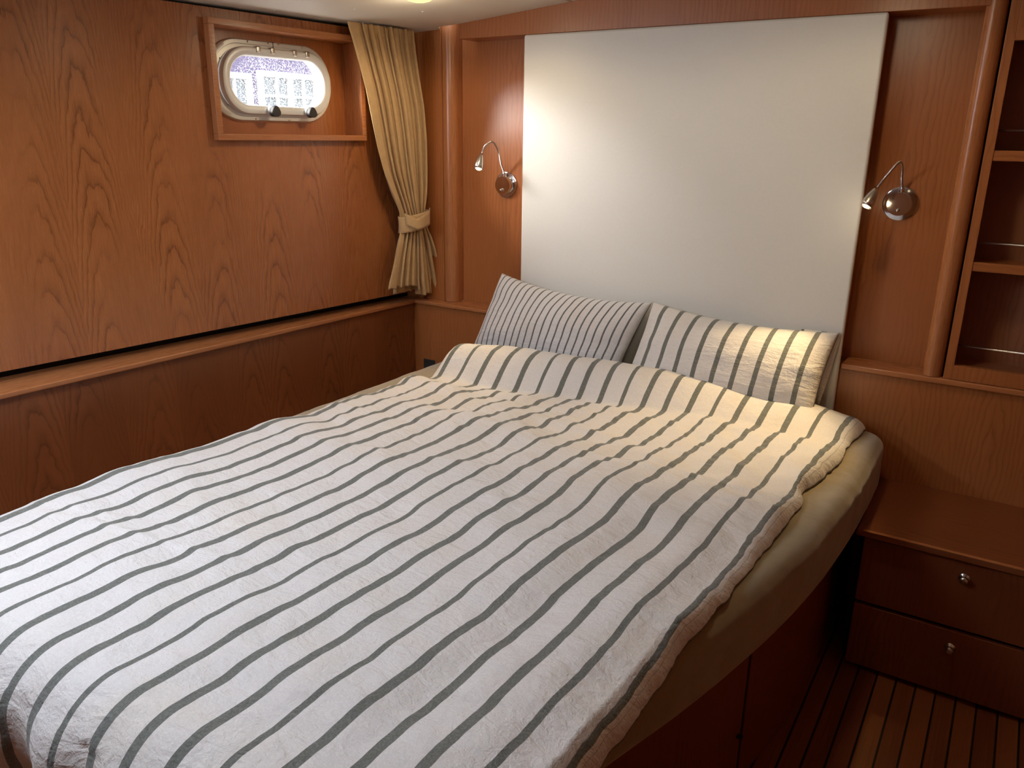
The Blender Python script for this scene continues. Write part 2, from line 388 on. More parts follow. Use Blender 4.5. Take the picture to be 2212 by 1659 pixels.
# left hull side: vertical plane through B1 (s = 0), s metres towards the bow, n points into the cabin
B1 = Vector((-2.6, 1.13, 0)); DV = Vector((0.09604515, 0.99537698, 0)); NV = Vector((0.99537698, -0.09604515, 0))
def W(s, z, off=0.0):
    p = B1 + DV*s + NV*off; return Vector((p.x, p.y, z))
def wbox(bm, s0, s1, z0, z1, o0, o1):
    v = [bm.verts.new(W(s, z, o)) for s, o, z in ((s0,o0,z0),(s1,o0,z0),(s1,o1,z0),(s0,o1,z0),(s0,o0,z1),(s1,o0,z1),(s1,o1,z1),(s0,o1,z1))]
    for f in ((0,3,2,1),(4,5,6,7),(0,1,5,4),(1,2,6,5),(2,3,7,6),(3,0,4,7)): bm.faces.new([v[i] for i in f])
def finish_wall(bm, name, mat, parent=None, horiz=False, bevel=0.0, smooth=False):
    L = bm.loops.layers.uv.get('UVMap') or bm.loops.layers.uv.new('UVMap'); bmesh.ops.recalc_face_normals(bm, faces=bm.faces[:]); bm.normal_update()
    for f in bm.faces:
        for lp in f.loops:
            c = lp.vert.co; s = (c-B1).dot(DV); o = (c-B1).dot(NV)
            nn = f.normal
            if abs(nn.z) > 0.7: a, b2 = o, s
            elif abs(nn.dot(DV)) > 0.7: a, b2 = o, c.z
            else: a, b2 = (c.z, s) if horiz else (s, c.z)
            lp[L].uv = (a, b2)
    return finish(bm, name, mat, parent, uv=False, bevel=bevel, smooth=smooth)

# ================================================================ cabin shell
def zc(x):  # underside of the cambered ceiling
    return smooth_tab([(-2.9, 2.070), (-2.50, 2.073), (-2.25, 2.083), (-2.12, 2.090), (-1.57, 2.141), (-1.0, 2.185), (0.0, 2.215), (1.4, 2.20)], x, 0.05)

bm = bmesh.new(); box(bm, -2.9, 0.66, -1.3, 3.1, -0.04, 0.0)
struct(finish(bm, 'floor', M['floor'], grain='y'))

# ceiling: main panel to the groove at x = -1.60, a second panel beyond it
def ceil_panel(name, x0, x1, y0, yl, kid=None):
    bm = bmesh.new(); n = 30; rows = []
    for i in range(n+1):
        x = x0 + (x1-x0)*i/n; y1 = yl(x)
        rows.append([bm.verts.new((x, y0, zc(x))), bm.verts.new((x, y1, zc(x))), bm.verts.new((x, y1, zc(x)+0.015)), bm.verts.new((x, y0, zc(x)+0.015))])
    for a, b in zip(rows[:-1], rows[1:]):
        for k in range(4): bm.faces.new((a[k], a[(k+1) % 4], b[(k+1) % 4], b[k]))
    bm.faces.new(rows[0]); bm.faces.new(rows[-1][::-1])
    return struct(finish(bm, name, M['ceiling'], smooth=False))
ylim = lambda x: 2.9625 if x < -2.262 else (2.9625 - 0.055*min(1, (x+2.262)/0.12))
hx0, hx1, hy0, hy1 = -1.99, -1.45, 0.28, 0.82       # added hatch frame lies below the panel, nothing is cut
ceil_main = ceil_panel('ceiling', -2.60 - 0.12, -1.606, -1.3, lambda x: 2.9625 if x < -2.262 else 2.907)
ceil_b = ceil_panel('ceiling', -1.594, 0.66, -1.3, lambda x: 2.907)
boxo('trim_1', -1.62, -1.58, -1.3, 2.905, zc(-1.6)+0.017, zc(-1.6)+0.03, M['black'])['kind'] = 'structure'
# screw buttons of the ceiling panel
for x, y in ((-2.216, 2.374), (-2.40, 2.615), (-2.02, 2.86), (-2.07, 2.59), (-1.60-0.08, 2.76), (-2.45, 2.20)):
    bm = bmesh.new(); lathe(bm, [(0, -0.0028), (0.0035, -0.0022), (0.006, -0.0004), (0.0062, 0.001), (0, 0.001)], Matrix.Translation((x, y, zc(x))), 14)
    o = finish(bm, 'screw_button', M['white_trim'], ceil_main, smooth=True)

# hull side, upper panel with the porthole box opening cut out
ZT, ZB = 2.062, 0.930
bs0, bs1, bz0, bz1 = 0.817, 1.521, 1.620, 2.028
bm = bmesh.new()
for s0, s1, z0, z1 in ((-2.6, bs0+0.004, ZB, ZT), (bs1-0.004, 1.84, ZB, ZT), (bs0+0.004, bs1-0.004, ZB, bz0+0.004), (bs0+0.004, bs1-0.004, bz1-0.004, ZT)):
    wbox(bm, s0, s1, z0, z1, -0.018, 0.0)
wl = struct(finish_wall(bm, 'wall_left', M['wood_cath']))
# black void behind the shadow gaps above and below the panel
bm = bmesh.new()
wbox(bm, -2.6, 1.90, 0.80, ZB+0.14, -0.10, -0.075); wbox(bm, -2.6, 1.90, ZT-0.03, 2.14, -0.06, -0.035)
struct(finish_wall(bm, 'trim_2', M['black']))
# lower hull side panel, and ledge with a solid nosing
def lipx(y): return -2.407 - (2.92-y)*0.047
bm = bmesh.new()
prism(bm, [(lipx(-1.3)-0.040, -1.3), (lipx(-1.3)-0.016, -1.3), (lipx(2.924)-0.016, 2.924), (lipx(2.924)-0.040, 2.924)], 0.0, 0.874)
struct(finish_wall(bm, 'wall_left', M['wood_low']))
bm = bmesh.new()
prism(bm, [(lipx(-1.3)-0.30, -1.3), (lipx(-1.3)-0.0, -1.3), (lipx(2.909), 2.909), (-2.56, 2.909)], 0.875, 0.893)
struct(finish(bm, 'trim_3', M['wood_solid'], grain='y', bevel=0.004))

# head bulkhead
YL, YR = 2.925, 3.03
bm = bmesh.new()
box(bm, -2.56, 0.66, YL, 3.12, 0.0, 0.874)
box(bm, -2.205, -0.150, YR, 3.12, 0.8741, 2.30)
box(bm, -2.70, -2.268, 2.965, 3.12, 0.8741, 2.12)
box(bm, -0.149, 0.66, 3.10, 3.12, 0.8741, 2.30)
struct(finish(bm, 'wall_back', M['wood']))
# ledge along the bulkhead, both sides of the white panel
bm = bmesh.new(); box(bm, -2.60, -1.812, 2.910, 2.9645, 0.875, 0.893); box(bm, -2.266, -1.812, 2.9646, YR-0.0005, 0.875, 0.893)
struct(finish(bm, 'trim_4', M['wood_solid'], grain='x', bevel=0.004))
bm = bmesh.new(); box(bm, -0.468, 0.655, 2.908, YR-0.0005, 0.872, 0.893)
struct(finish(bm, 'trim_5', M['wood_solid'], grain='x', bevel=0.005))
# rounded corner post left, return to the recess
bm = bmesh.new(); pts = [(-2.2655, 3.11), (-2.2655, 2.966)]
for i in range(11):
    a = math.pi/2*i/10; pts.append((-2.2475 + 0.041*math.sin(a), 3.003 - 0.041*math.cos(a)))
pts.append((-2.2065, 3.11))
prism(bm, pts, 0.8945, 2.20)
p = struct(finish(bm, 'trim_6', M['wood_solid'])); p.data.shade_smooth(); p.modifiers.new('e', 'EDGE_SPLIT').split_angle = math.radians(35)
# beam over the head end
bm = bmesh.new(); box(bm, -2.132, -0.196, 2.910, YR-0.001, 2.032, 2.30)
struct(finish(bm, 'trim_7', M['wood'], grain='z', bevel=0.002))
# half round post right, slim dark gap beside the bookcase
bm = bmesh.new(); pts = [(-0.212, 3.029), (-0.212, 2.95)]
for i in range(13):
    a = math.pi*i/12; pts.append((-0.1855 - 0.0265*math.cos(a), 2.938 - 0.031*math.sin(a)))
pts = [(x*1.0 + (0.0055 if x > -0.19 else 0)*(x+0.19)/0.031 if x > -0.19 else x, y) for x, y in pts]; pts += [(-0.1535, 2.95), (-0.1535, 3.029)]
prism(bm, pts, 0.8945, 2.30)
p = struct(finish(bm, 'trim_8', M['wood_solid'])); p.data.shade_smooth(); p.modifiers.new('e', 'EDGE_SPLIT').split_angle = math.radians(50)
boxo('trim_9', -0.1530, -0.1475, 2.945, 3.029, 0.8945, 2.30, M['black'])['kind'] = 'structure'
# unseen sides of the cabin
boxo('wall_right', 0.66, 0.70, -1.3, 3.12, 0.0, 2.30, M['wood'])['kind'] = 'structure'
boxo('wall_rear', -2.95, 0.70, -1.34, -1.3, 0.0, 2.30, M['wood'])['kind'] = 'structure'

# ================================================================ porthole (window_1) in its box
win = bpy.data.objects.new('window_1', None); COL.objects.link(win); win.location = (0, 0, 0); win['kind'] = 'structure'
T = 0.022
bm = bmesh.new()      # four mitred-looking boards, standing 3 cm proud of the panel and 8 cm deep
wbox(bm, bs0, bs1, bz1-T, bz1, -0.08, 0.03); wbox(bm, bs0, bs1, bz0, bz0+T, -0.08, 0.03)
wbox(bm, bs0, bs0+T, bz0+T, bz1-T, -0.08, 0.03); wbox(bm, bs1-T, bs1, bz0+T, bz1-T, -0.08, 0.03)
finish_wall(bm, 'window_frame', M['wood_solid'], win, horiz=True, bevel=0.0015)
def stadium(cs, cz, hw, hh, r, n=12):
    out = []
    for qx, qz, a0 in ((1, 1, 0), (-1, 1, 90), (-1, -1, 180), (1, -1, 270)):
        for i in range(n+1):
            a = math.radians(a0 + 90*i/n); out.append((cs + qx*(hw-r) + r*math.cos(a), cz + qz*(hh-r) + r*math.sin(a)))
    return out
def ring(name, outer, inner, prof, mat, parent, smooth=True):
    """loft between stadium outlines; prof = list of (t, off): t 0 outer .. 1 inner"""
    bm = bmesh.new(); loops = []
    for t, off in prof: loops.append([bm.verts.new(W(a[0]+(b[0]-a[0])*t, a[1]+(b[1]-a[1])*t, off)) for a, b in zip(outer, inner)])
    n = len(outer)
    for a, b in zip(loops[:-1], loops[1:]):
        for i in range(n): bm.faces.new((a[i], a[(i+1) % n], b[(i+1) % n], b[i]))
    o = finish(bm, name, mat, parent, smooth=smooth, recalc=True); o.modifiers.new('e', 'EDGE_SPLIT').split_angle = math.radians(40); return o
# back board with the port hole opening
oc = stadium(1.14, 1.835, 0.262, 0.128, 0.118)
bm = bmesh.new(); ov = [bm.verts.new(W(a, b, -0.08)) for a, b in oc]; ov2 = [bm.verts.new(W(a, b, -0.115)) for a, b in oc]
n_ = len(oc); rect = []
for a, b in oc:   # project outline radially to the rectangle
    ds, dz = a-1.14, b-1.835; k = min((0.345 if ds > 0 else 0.305)/max(abs(ds), 1e-6), (0.18)/max(abs(dz), 1e-6)); rect.append((1.14+ds*k, 1.835+dz*k))
rect = [(max(bs0+T, min(bs1-T, a)), max(bz0+T, min(bz1-T, b))) for a, b in rect]
rv = [bm.verts.new(W(min(bs1-0.01, max(bs0+0.01, 1.14+(a-1.14)*1.09)), min(bz1-0.01, max(bz0+0.01, 1.835+(b-1.835)*1.09)), -0.08)) for a, b in rect]
for i in range(n_):
    j = (i+1) % n_; bm.faces.new((ov[i], ov[j], rv[j], rv[i])); bm.faces.new((ov2[i], ov2[j], ov[j], ov[i]))
finish_wall(bm, 'back_board', M['wood'], win)
ring('outer_ring', stadium(1.138, 1.835, 0.282, 0.146, 0.130), stadium(1.144, 1.835, 0.229, 0.100, 0.094),
     [(0.0, -0.079), (0.02, -0.070), (0.10, -0.066), (0.36, -0.0655), (0.40, -0.069), (0.72, -0.068), (0.76, -0.074), (1.0, -0.078), (1.0, -0.115)], M['alu'], win)
ring('sash', stadium(1.153, 1.834, 0.250, 0.119, 0.110), stadium(1.153, 1.834, 0.214, 0.0865, 0.080),
     [(0.0, -0.066), (0.0, -0.050), (0.06, -0.044), (0.16, -0.042), (0.80, -0.044), (0.92, -0.047), (1.0, -0.056), (1.0, -0.067), (0.0, -0.067)], M['alu_light'], win)
bm = bmesh.new(); a = [bm.verts.new(W(x, z, -0.060)) for x, z in stadium(1.153, 1.834, 0.2135, 0.086, 0.0795)]; b = [bm.verts.new(W(x, z, -0.064)) for x, z in stadium(1.153, 1.834, 0.2135, 0.086, 0.0795)]
bm.faces.new(a); bm.faces.new(b[::-1])
for i in range(len(a)): bm.faces.new((a[i], a[(i+1) % len(a)], b[(i+1) % len(a)], b[i]))
finish(bm, 'pane', M['glass'], win, recalc=True)
for s_ in (1.062, 1.126, 1.229, 1.289):       # hinge leaves over the top of the sash
    bm = bmesh.new(); wbox(bm, s_-0.0095, s_+0.0095, 1.934, 1.957, -0.0655, -0.037); finish_wall(bm, 'hinge', M['nickel'], win, bevel=0.004)
for s_, z_ in ((0.915, 1.905), (1.035, 1.972), (1.125, 1.974), (1.172, 1.974), (1.283, 1.972), (0.93, 1.745), (1.045, 1.698), (1.20, 1.697), (1.375, 1.745), (1.39, 1.89)):
    bm = bmesh.new(); lathe(bm, [(0, 0.002), (0.0028, 0.0014), (0.0036, 0), (0.0036, -0.002)], frame_to(W(s_, z_, -0.0655), NV), 12); finish(bm, 'screw', M['nickel'], win, smooth=True)
bm = bmesh.new(); wbox(bm, 1.1465, 1.1485, 1.948, 1.980, -0.0668, -0.0648); finish_wall(bm, 'ring_joint', M['black'], win)
for s_ in (1.098, 1.272):                       # clamp knobs at the bottom of the sash
    bm = bmesh.new(); lathe(bm, [(0, -0.012), (0.0165, -0.012), (0.0175, 0.0), (0.0175, 0.020), (0.0, 0.020)], frame_to(W(s_, 1.728, -0.046), NV), 24)
    stem = finish(bm, 'clamp_collar', M['alu_light'], win, smooth=True); stem.modifiers.new('e', 'EDGE_SPLIT').split_angle = math.radians(35)
    bm = bmesh.new(); fm = frame_to(W(s_, 1.726, -0.026), NV, (0, 0, 1))
    rings = []
    for h, r in ((0, 0.017), (0.004, 0.0205), (0.018, 0.0205), (0.022, 0.019), (0.023, 0.0)):
        rings.append([bm.verts.new(fm @ Vector(((r*(1 + 0.10*math.cos(3*t)))*math.cos(t), (r*(1 + 0.10*math.cos(3*t)))*math.sin(t), h))) for t in [2*math.pi*i/36 for i in range(36)]] if r > 0 else [bm.verts.new(fm @ Vector((0, 0, h)))])
    for ra, rb in zip(rings[:-1], rings[1:]):
        for i in range(36):
            j = (i+1) % 36
            if len(rb) == 1: bm.faces.new((ra[i], ra[j], rb[0]))
            else: bm.faces.new((ra[i], ra[j], rb[j], rb[i]))
    bm.faces.new(rings[0][::-1])
    finish(bm, 'clamp_knob', M['rubber'], win, smooth=True, recalc=True).modifiers.new('e', 'EDGE_SPLIT').split_angle = math.radians(50)
# outer hull skin around the port, keeps daylight out of the wall cavity
bm = bmesh.new(); hs = [bm.verts.new(W(a, b, -0.115)) for a, b in oc]; hr = [bm.verts.new(W(1.14+(a-1.14)*12, 1.835+(b-1.835)*14, -0.115)) for a, b in rect]
for i in range(n_): bm.faces.new((hs[i], hs[(i+1) % n_], hr[(i+1) % n_], hr[i]))
o = finish(bm, 'wall_outer', M['hull_white'], uv=False, recalc=True); struct(o)
# unseen porthole frame, added to go with the side fill near the foot
win2 = bpy.data.objects.new('window_2', None); COL.objects.link(win2); win2['kind'] = 'structure'
bm = bmesh.new(); S2 = -1.33
for a in ((S2, S2+0.70, bz1-T, bz1), (S2, S2+0.70, bz0, bz0+T), (S2, S2+T, bz0+T, bz1-T), (S2+0.70-T, S2+0.70, bz0+T, bz1-T)): wbox(bm, a[0], a[1], a[2], a[3], 0.0005, 0.03)
finish_wall(bm, 'window_frame', M['wood_solid'], win2, horiz=True)

# ---------------------------------------------------------------- quayside house seen through the porthole
hx = -12.0
house = thing('house', 'brick quayside house with white framed windows seen through the porthole', 'house', (hx, 10.0, 0.0))
bm = bmesh.new(); box(bm, hx-3.0, hx, 2.0, 22.0, -1.0, 5.2); sub(finish(bm, 'wall', M['brick'], grain='z'), house)
def far_window(y0, y1, z0, z1, cols, rows):
    bm = bmesh.new(); fw = 0.10
    box(bm, hx, hx+0.08, y0, y1, z1-fw, z1); box(bm, hx, hx+0.08, y0, y1, z0, z0+fw)
    box(bm, hx, hx+0.08, y0, y0+fw, z0+fw, z1-fw); box(bm, hx, hx+0.08, y1-fw, y1, z0+fw, z1-fw)
    cw = (y1-y0-2*fw)/cols
    for i in range(1, cols): box(bm, hx+0.01, hx+0.07, y0+fw+cw*i-(0.055 if i % 2 == 0 else 0.02), y0+fw+cw*i+(0.055 if i % 2 == 0 else 0.02), z0+fw, z1-fw)
    for k in range(1, rows):
        z = z0+fw+(z1-z0-2*fw)*k/rows; box(bm, hx+0.015, hx+0.06, y0+fw, y1-fw, z-0.022, z+0.022)
    o = sub(finish(bm, 'far_window', M['white_trim']), house)
    bm = bmesh.new(); box(bm, hx+0.002, hx+0.008, y0+fw, y1-fw, z0+fw, z1-fw); q = finish(bm, 'pane', M['pane_out']); sub(q, house); q.parent = o
far_window(8.3, 10.10, 1.40, 2.63, 6, 2); far_window(10.26, 12.4, 1.55, 2.70, 6, 3)
struct(boxo('ground', -60, -3.2, -40, 60, -1.06, -1.0, M['quay']))

# ================================================================ white headboard panel
hb = thing('headboard_panel', 'tall off-white upholstered panel on the wall behind the pillows', 'headboard', (-1.14, 2.90, 0.60))
bm = bmesh.new(); box(bm, -1.808, -0.472, 2.900, 2.9235, 0.60, 2.031)
o = sub(finish(bm, 'panel_face', M['vinyl'], bevel=0.009, seg=4), hb)
bm = bmesh.new(); box(bm, -1.796, -0.486, 2.9236, YR-0.001, 0.8945, 2.0305); sub(finish(bm, 'backing_board', M['wood']), hb)

# ================================================================ bookcase, right
bc = thing('bookcase', 'built-in cherry bookcase with chrome rails at the right edge above the ledge', 'bookcase', (0.25, 2.912, 0.894))
x0, x1, yf, yb = -0.147, 0.655, 2.912, 3.095
bm = bmesh.new()
box(bm, x0, -0.121, yf, yf+0.022, 0.8945, 2.28); box(bm, 0.60, x1, yf, yf+0.022, 0.8945, 2.28)
box(bm, -0.121, 0.60, yf, yf+0.022, 0.8945, 0.943); box(bm, -0.121, 0.60, yf, yf+0.022, 1.933, 2.28)
sub(finish(bm, 'face_frame', M['wood'], bevel=0.0012), bc)
bm = bmesh.new()
box(bm, -0.146, -0.1265, yf+0.0225, yb, 0.8945, 2.28); box(bm, 0.604, 0.654, yf+0.0225, yb, 0.8945, 2.28)
box(bm, -0.1264, 0.6039, yf+0.0225, yb, 0.8945, 0.930); box(bm, -0.1264, 0.6039, yb-0.012, yb, 0.9301, 2.28); box(bm, -0.1264, 0.6039, yf+0.0225, yb-0.0121, 1.94, 1.96)
sub(finish(bm, 'carcass', M['wood_case']), bc)
for za, zb in ((1.593, 1.624), (1.255, 1.284)):
    bm = bmesh.new(); box(bm, -0.1255, 0.603, yf+0.003, yf+0.02, za, zb); box(bm, -0.1255, 0.603, yf+0.02, yb-0.0125, za+0.004, zb-0.006)
    sub(finish(bm, 'shelf', M['wood'], grain='x', bevel=0.001), bc)
for z in (1.682, 1.343, 1.005):
    bm = bmesh.new(); tube(bm, [(-0.1215, yf+0.030, z), (0.602, yf+0.030, z)], 0.0042, 14); sub(finish(bm, 'rail', M['steel'], smooth=True, uv=False), bc)

# ================================================================ nightstand
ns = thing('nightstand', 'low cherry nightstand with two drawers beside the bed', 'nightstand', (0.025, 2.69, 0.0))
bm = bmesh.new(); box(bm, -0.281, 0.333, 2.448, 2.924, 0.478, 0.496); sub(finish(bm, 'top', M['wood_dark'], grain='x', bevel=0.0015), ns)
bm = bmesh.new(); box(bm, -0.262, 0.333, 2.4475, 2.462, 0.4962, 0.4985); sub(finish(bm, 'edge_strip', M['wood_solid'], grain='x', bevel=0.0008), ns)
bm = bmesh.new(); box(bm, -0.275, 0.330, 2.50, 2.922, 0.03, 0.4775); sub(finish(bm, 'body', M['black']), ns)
bm = bmesh.new(); box(bm, -0.262, 0.33, 2.53, 2.92, 0.0005, 0.029); sub(finish(bm, 'plinth', M['black']), ns)  # black puts the shade of the kick recess into the colour
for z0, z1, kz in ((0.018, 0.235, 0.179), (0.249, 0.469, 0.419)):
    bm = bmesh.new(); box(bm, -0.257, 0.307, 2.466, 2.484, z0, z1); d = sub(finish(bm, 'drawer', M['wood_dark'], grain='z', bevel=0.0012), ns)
    bm = bmesh.new(); box(bm, -0.240, 0.290, 2.4842, 2.4998, z0+0.02, z1-0.02); q = finish(bm, 'drawer_box', M['black']); sub(q, ns); q.parent = d
    bm = bmesh.new(); lathe(bm, [(0, 0.026), (0.008, 0.0255), (0.0115, 0.022), (0.012, 0.018), (0.0085, 0.013), (0.0068, 0.009), (0.0075, 0.005), (0.0145, 0.003), (0.0155, 0.0015), (0.0155, 0.0)], frame_to((0.0245, 2.4657, kz), (0, -1, 0)), 28)
    q = finish(bm, 'knob', M['nickel'], smooth=True); sub(q, ns); q.parent = d
# ================================================================ bed
def medge(y):   # right-hand edge of the mattress in plan
    return smooth_tab([(0.45, -0.68), (1.1, -0.505), (1.4, -0.415), (1.75, -0.340), (2.05, -0.300), (2.4, -0.279), (2.93, -0.276)], y, 0.12)
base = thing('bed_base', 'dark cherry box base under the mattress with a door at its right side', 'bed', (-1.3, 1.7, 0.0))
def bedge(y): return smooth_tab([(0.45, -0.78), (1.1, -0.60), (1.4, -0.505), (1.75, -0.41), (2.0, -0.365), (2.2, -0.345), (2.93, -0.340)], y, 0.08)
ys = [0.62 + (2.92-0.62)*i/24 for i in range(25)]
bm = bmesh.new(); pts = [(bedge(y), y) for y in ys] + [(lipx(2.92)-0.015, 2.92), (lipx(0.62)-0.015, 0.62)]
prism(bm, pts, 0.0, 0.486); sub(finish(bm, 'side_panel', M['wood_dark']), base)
def skin(name, ya, yb, za, zb, off, mat, n=10, parent=base, th=0.004):
    bm = bmesh.new(); pa = []
    yy = [ya+(yb-ya)*i/n for i in range(n+1)]
    prism(bm, [(bedge(y)+off-th, y) for y in yy[::-1]] + [(bedge(y)+off, y) for y in yy], za, zb) if False else prism(bm, [(bedge(y)+off, y) for y in yy] + [(bedge(y)+off-th, y) for y in yy[::-1]], za, zb)
    o = finish(bm, name, mat); sub(o, base); return o
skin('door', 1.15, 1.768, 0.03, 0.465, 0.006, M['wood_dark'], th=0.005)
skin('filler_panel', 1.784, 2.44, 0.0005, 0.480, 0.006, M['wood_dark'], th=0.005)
skin('door_gap', 1.7685, 1.7835, 0.0005, 0.480, 0.003, M['black'], n=2, th=0.002)
bm = bmesh.new(); lathe(bm, [(0, 0.012), (0.006, 0.012), (0.007, 0), (0.007, -0.003)], frame_to((bedge(1.755)+0.0065, 1.755, 0.165), (1, 0, 0)), 12); sub(finish(bm, 'door_catch', M['black'], smooth=True), base)

ZM0, ZM1 = 0.4875, 0.685
mt_ = thing('mattress', 'mattress in an olive brown fitted sheet on the wooden bed base', 'mattress', (-1.25, 1.7, ZM0))
bm = bmesh.new()
yF, yB, xL = 0.56, 2.888, -2.125
def outline(inset=0.0, r=0.09, n=10):
    out = []
    ysr = [yF+r + (yB-yF-2*r)*i/90 for i in range(91)]
    # right side up
    for a in range(n+1):   # front right corner
        t = -math.pi/2 + math.pi/2*a/n; out.append((medge(yF+r)-r + r*math.cos(t), yF+r + r*math.sin(t)))
    out += [(medge(y), y) for y in ysr[1:-1]]
    for a in range(n+1):
        t = math.pi/2*a/n; out.append((medge(yB-r)-r + r*math.cos(t), yB-r + r*math.sin(t)))
    nx = 60
    for i in range(1, nx): out.append((medge(yB-r)-r + (xL+r-medge(yB-r)+r)*i/nx, yB))
    for a in range(n+1):
        t = math.pi/2 + math.pi/2*a/n; out.append((xL+r + r*math.cos(t), yB-r + r*math.sin(t)))
    for y in ysr[::-1][1:-1]: out.append((xL, y))
    for a in range(n+1):
        t = math.pi + math.pi/2*a/n; out.append((xL+r + r*math.cos(t), yF+r + r*math.sin(t)))
    for i in range(1, nx): out.append((xL+r + (medge(yF+r)-r-xL-r)*i/nx, yF))
    return out
ol = outline(); N_ = len(ol); cen = Vector((-1.2, 1.7))
prof = [(0.030, 0.0, 0), (0.012, 0.004, 0), (0.002, 0.018, 0)] + [(0.0, 0.03 + 0.10*i/8, 1) for i in range(9)]
R_ = 0.052
for i in range(1, 9):
    a = math.pi/2*i/8; prof.append((R_*(1-math.cos(a)), (ZM1-ZM0-R_) + R_*math.sin(a), 1))
for k in (0.02, 0.05, 0.10, 0.17, 0.26): prof.append((R_+k, ZM1-ZM0, 2))
loops = []
for ins, h, kind in prof:
    lp = []
    for i, (x, y) in enumerate(ol):
        px, py = ol[i-1]; qx, qy = ol[(i+1) % N_]; t = Vector((qx-px, qy-py)).normalized(); nrm = Vector((t.y, -t.x))
        q = Vector((x, y)) - nrm*ins
        wv = 0.0
        if kind == 1:
            # slack folds of the fitted sheet running down the sides
            arc = i*0.0255
            wv = 0.0045*fbm(arc*7.0, h*5.0, 3.1) + 0.003*max(0, fbm(arc*16.0 + h*14, h*3.0, 9.0))
        zz = ZM0 + h + (0.0035*fbm(q.x*5, q.y*5, 1.0) if kind == 2 else 0)
        if kind == 1 and h > 0.13: zz += 0.002*fbm(i*0.0255*9, 0, 5)
        # gathered wrinkles near the head on the right-hand edge
        dd = math.exp(-((y-2.45)/0.22)**2) * (1.0 if x > -0.7 else 0) * (1 if kind >= 1 and h > 0.10 else 0)
        zz += 0.0035*dd*math.sin(q.y*120 + q.x*70 + 3*fbm(q.x*6, q.y*6))
        q = q + nrm*wv*(1 if kind == 1 else 0)
        lp.append(bm.verts.new((q.x, q.y, zz)))
    loops.append(lp)
for a, b in zip(loops[:-1], loops[1:]):
    for i in range(N_): bm.faces.new((a[i], a[(i+1) % N_], b[(i+1) % N_], b[i]))
bm.faces.new(loops[0][::-1]); bm.faces.new(loops[-1])
o = sub(finish(bm, 'fitted_sheet', M['sheet'], smooth=True, uv=False, recalc=True), mt_)

# ---- duvet: cloth coordinate c (stripe number, 19 = last stripe on the right edge) by t (from foot to head)
def cx(k, y):     # plan position of stripe line k at y
    xa = -0.460 - 0.0835*(19-k) ; xb = -0.408 - 0.081*(19-k)
    return xa + (xb-xa)*(y-0.8)/1.65 + (0.007*fbm(k*0.10, y*3.2, 11.0, 2))*sstep(0.6, 1.0, y)
KL, KR = -0.10, 20.05
def ridge_y(x): return smooth_tab([(-2.05, 2.53), (-1.8, 2.56), (-1.4, 2.63), (-1.0, 2.69), (-0.6, 2.76), (-0.3, 2.78)], x, 0.1)
def ridge_h(x): return smooth_tab([(-2.10, 0.05), (-1.97, 0.105), (-1.90, 0.145), (-1.55, 0.155), (-1.0, 0.135), (-0.75, 0.105), (-0.55, 0.078), (-0.40, 0.045), (-0.3, 0.03)], x, 0.05)
def duvet_h(x, y, k):
    """height of the top side above the mattress"""
    h = 0.062 + 0.010*math.sin(x*2.2+0.5)
    # broad quilting swells, stronger towards the head
    a = 0.014 + 0.012*sstep(1.2, 2.2, y)
    h += a*fbm(x*1.5 + 0.8*y, y*3.9, 0.3, 2)
    h += (0.002 + 0.010*sstep(1.5, 2.3, y))*fbm(x*4.0, y*9.0, 4.3, 3)
    h += 0.011*sstep(-1.0, -0.65, x)*sstep(2.1, 2.4, y)*fbm(x*3.0 - y*2.0, y*11.0 + x*5.0, 8.8, 2)
    h += 0.008*(1-sstep(-1.85, -1.55, x))*sstep(2.0, 2.3, y)*fbm(x*4.0 + y*2.0, y*12.0 - x*4.0, 1.8, 2)
    h *= 1 - 0.38*sstep(-0.72, -0.42, x)
    h += (0.0042 + 0.005*sstep(1.3, 2.2, y))*fbm(x*8.0 + y*3, y*11.0 - x*2, 6.6, 2)
    # creases across (fold marks of the cover)
    for (yc, slope, amp, wd) in ((1.02, 0.22, 0.0035, 0.012), (1.12, 0.30, 0.0025, 0.010), (1.95, 0.12, 0.006, 0.018), (2.18, -0.05, 0.007, 0.020), (2.32, 0.16, 0.007, 0.018), (1.72, 0.30, 0.004, 0.016)):
        d = (y - yc - slope*(x+1.2)) / wd
        h += amp*math.exp(-d*d)*(0.5+0.5*math.sin(x*5.0+yc*9))
    # long soft fold lines down the right third
    d = (x + 0.70 - 0.05*(y-1.2))/0.05; h -= 0.010*math.exp(-d*d)*sstep(0.5, 0.9, y)*(1-sstep(1.6, 2.0, y))
    d = (x + 0.55 - 0.05*(y-1.2))/0.05; h += 0.008*math.exp(-d*d)*sstep(0.5, 0.9, y)*(1-sstep(1.6, 2.0, y))
    # head end: valley then roll
    yr = ridge_y(x); hv = 0.052; yv = yr - 0.155 - 0.02*fbm(x*3, 1.5)
    tt = min(1, max(0, (y-yv)/(yr-0.010-yv))); up = math.sin(tt*math.pi/2)**1.15
    base_ = h*(1-0.42*sstep(yv-0.14, yv, y))
    h = base_*(1-up) + up*(ridge_h(x) + 0.007*fbm(x*5, y*10, 2.0, 3))
    if y > yr: h -= (h-0.03)*sstep(yr, yr+0.16, y)*0.75
    return h
bm = bmesh.new(); UVL = bm.loops.layers.uv.new('UVMap')
NI, NJ = 230, 330
yHEAD = lambda x: ridge_y(x) + 0.065
grid = []
us = []
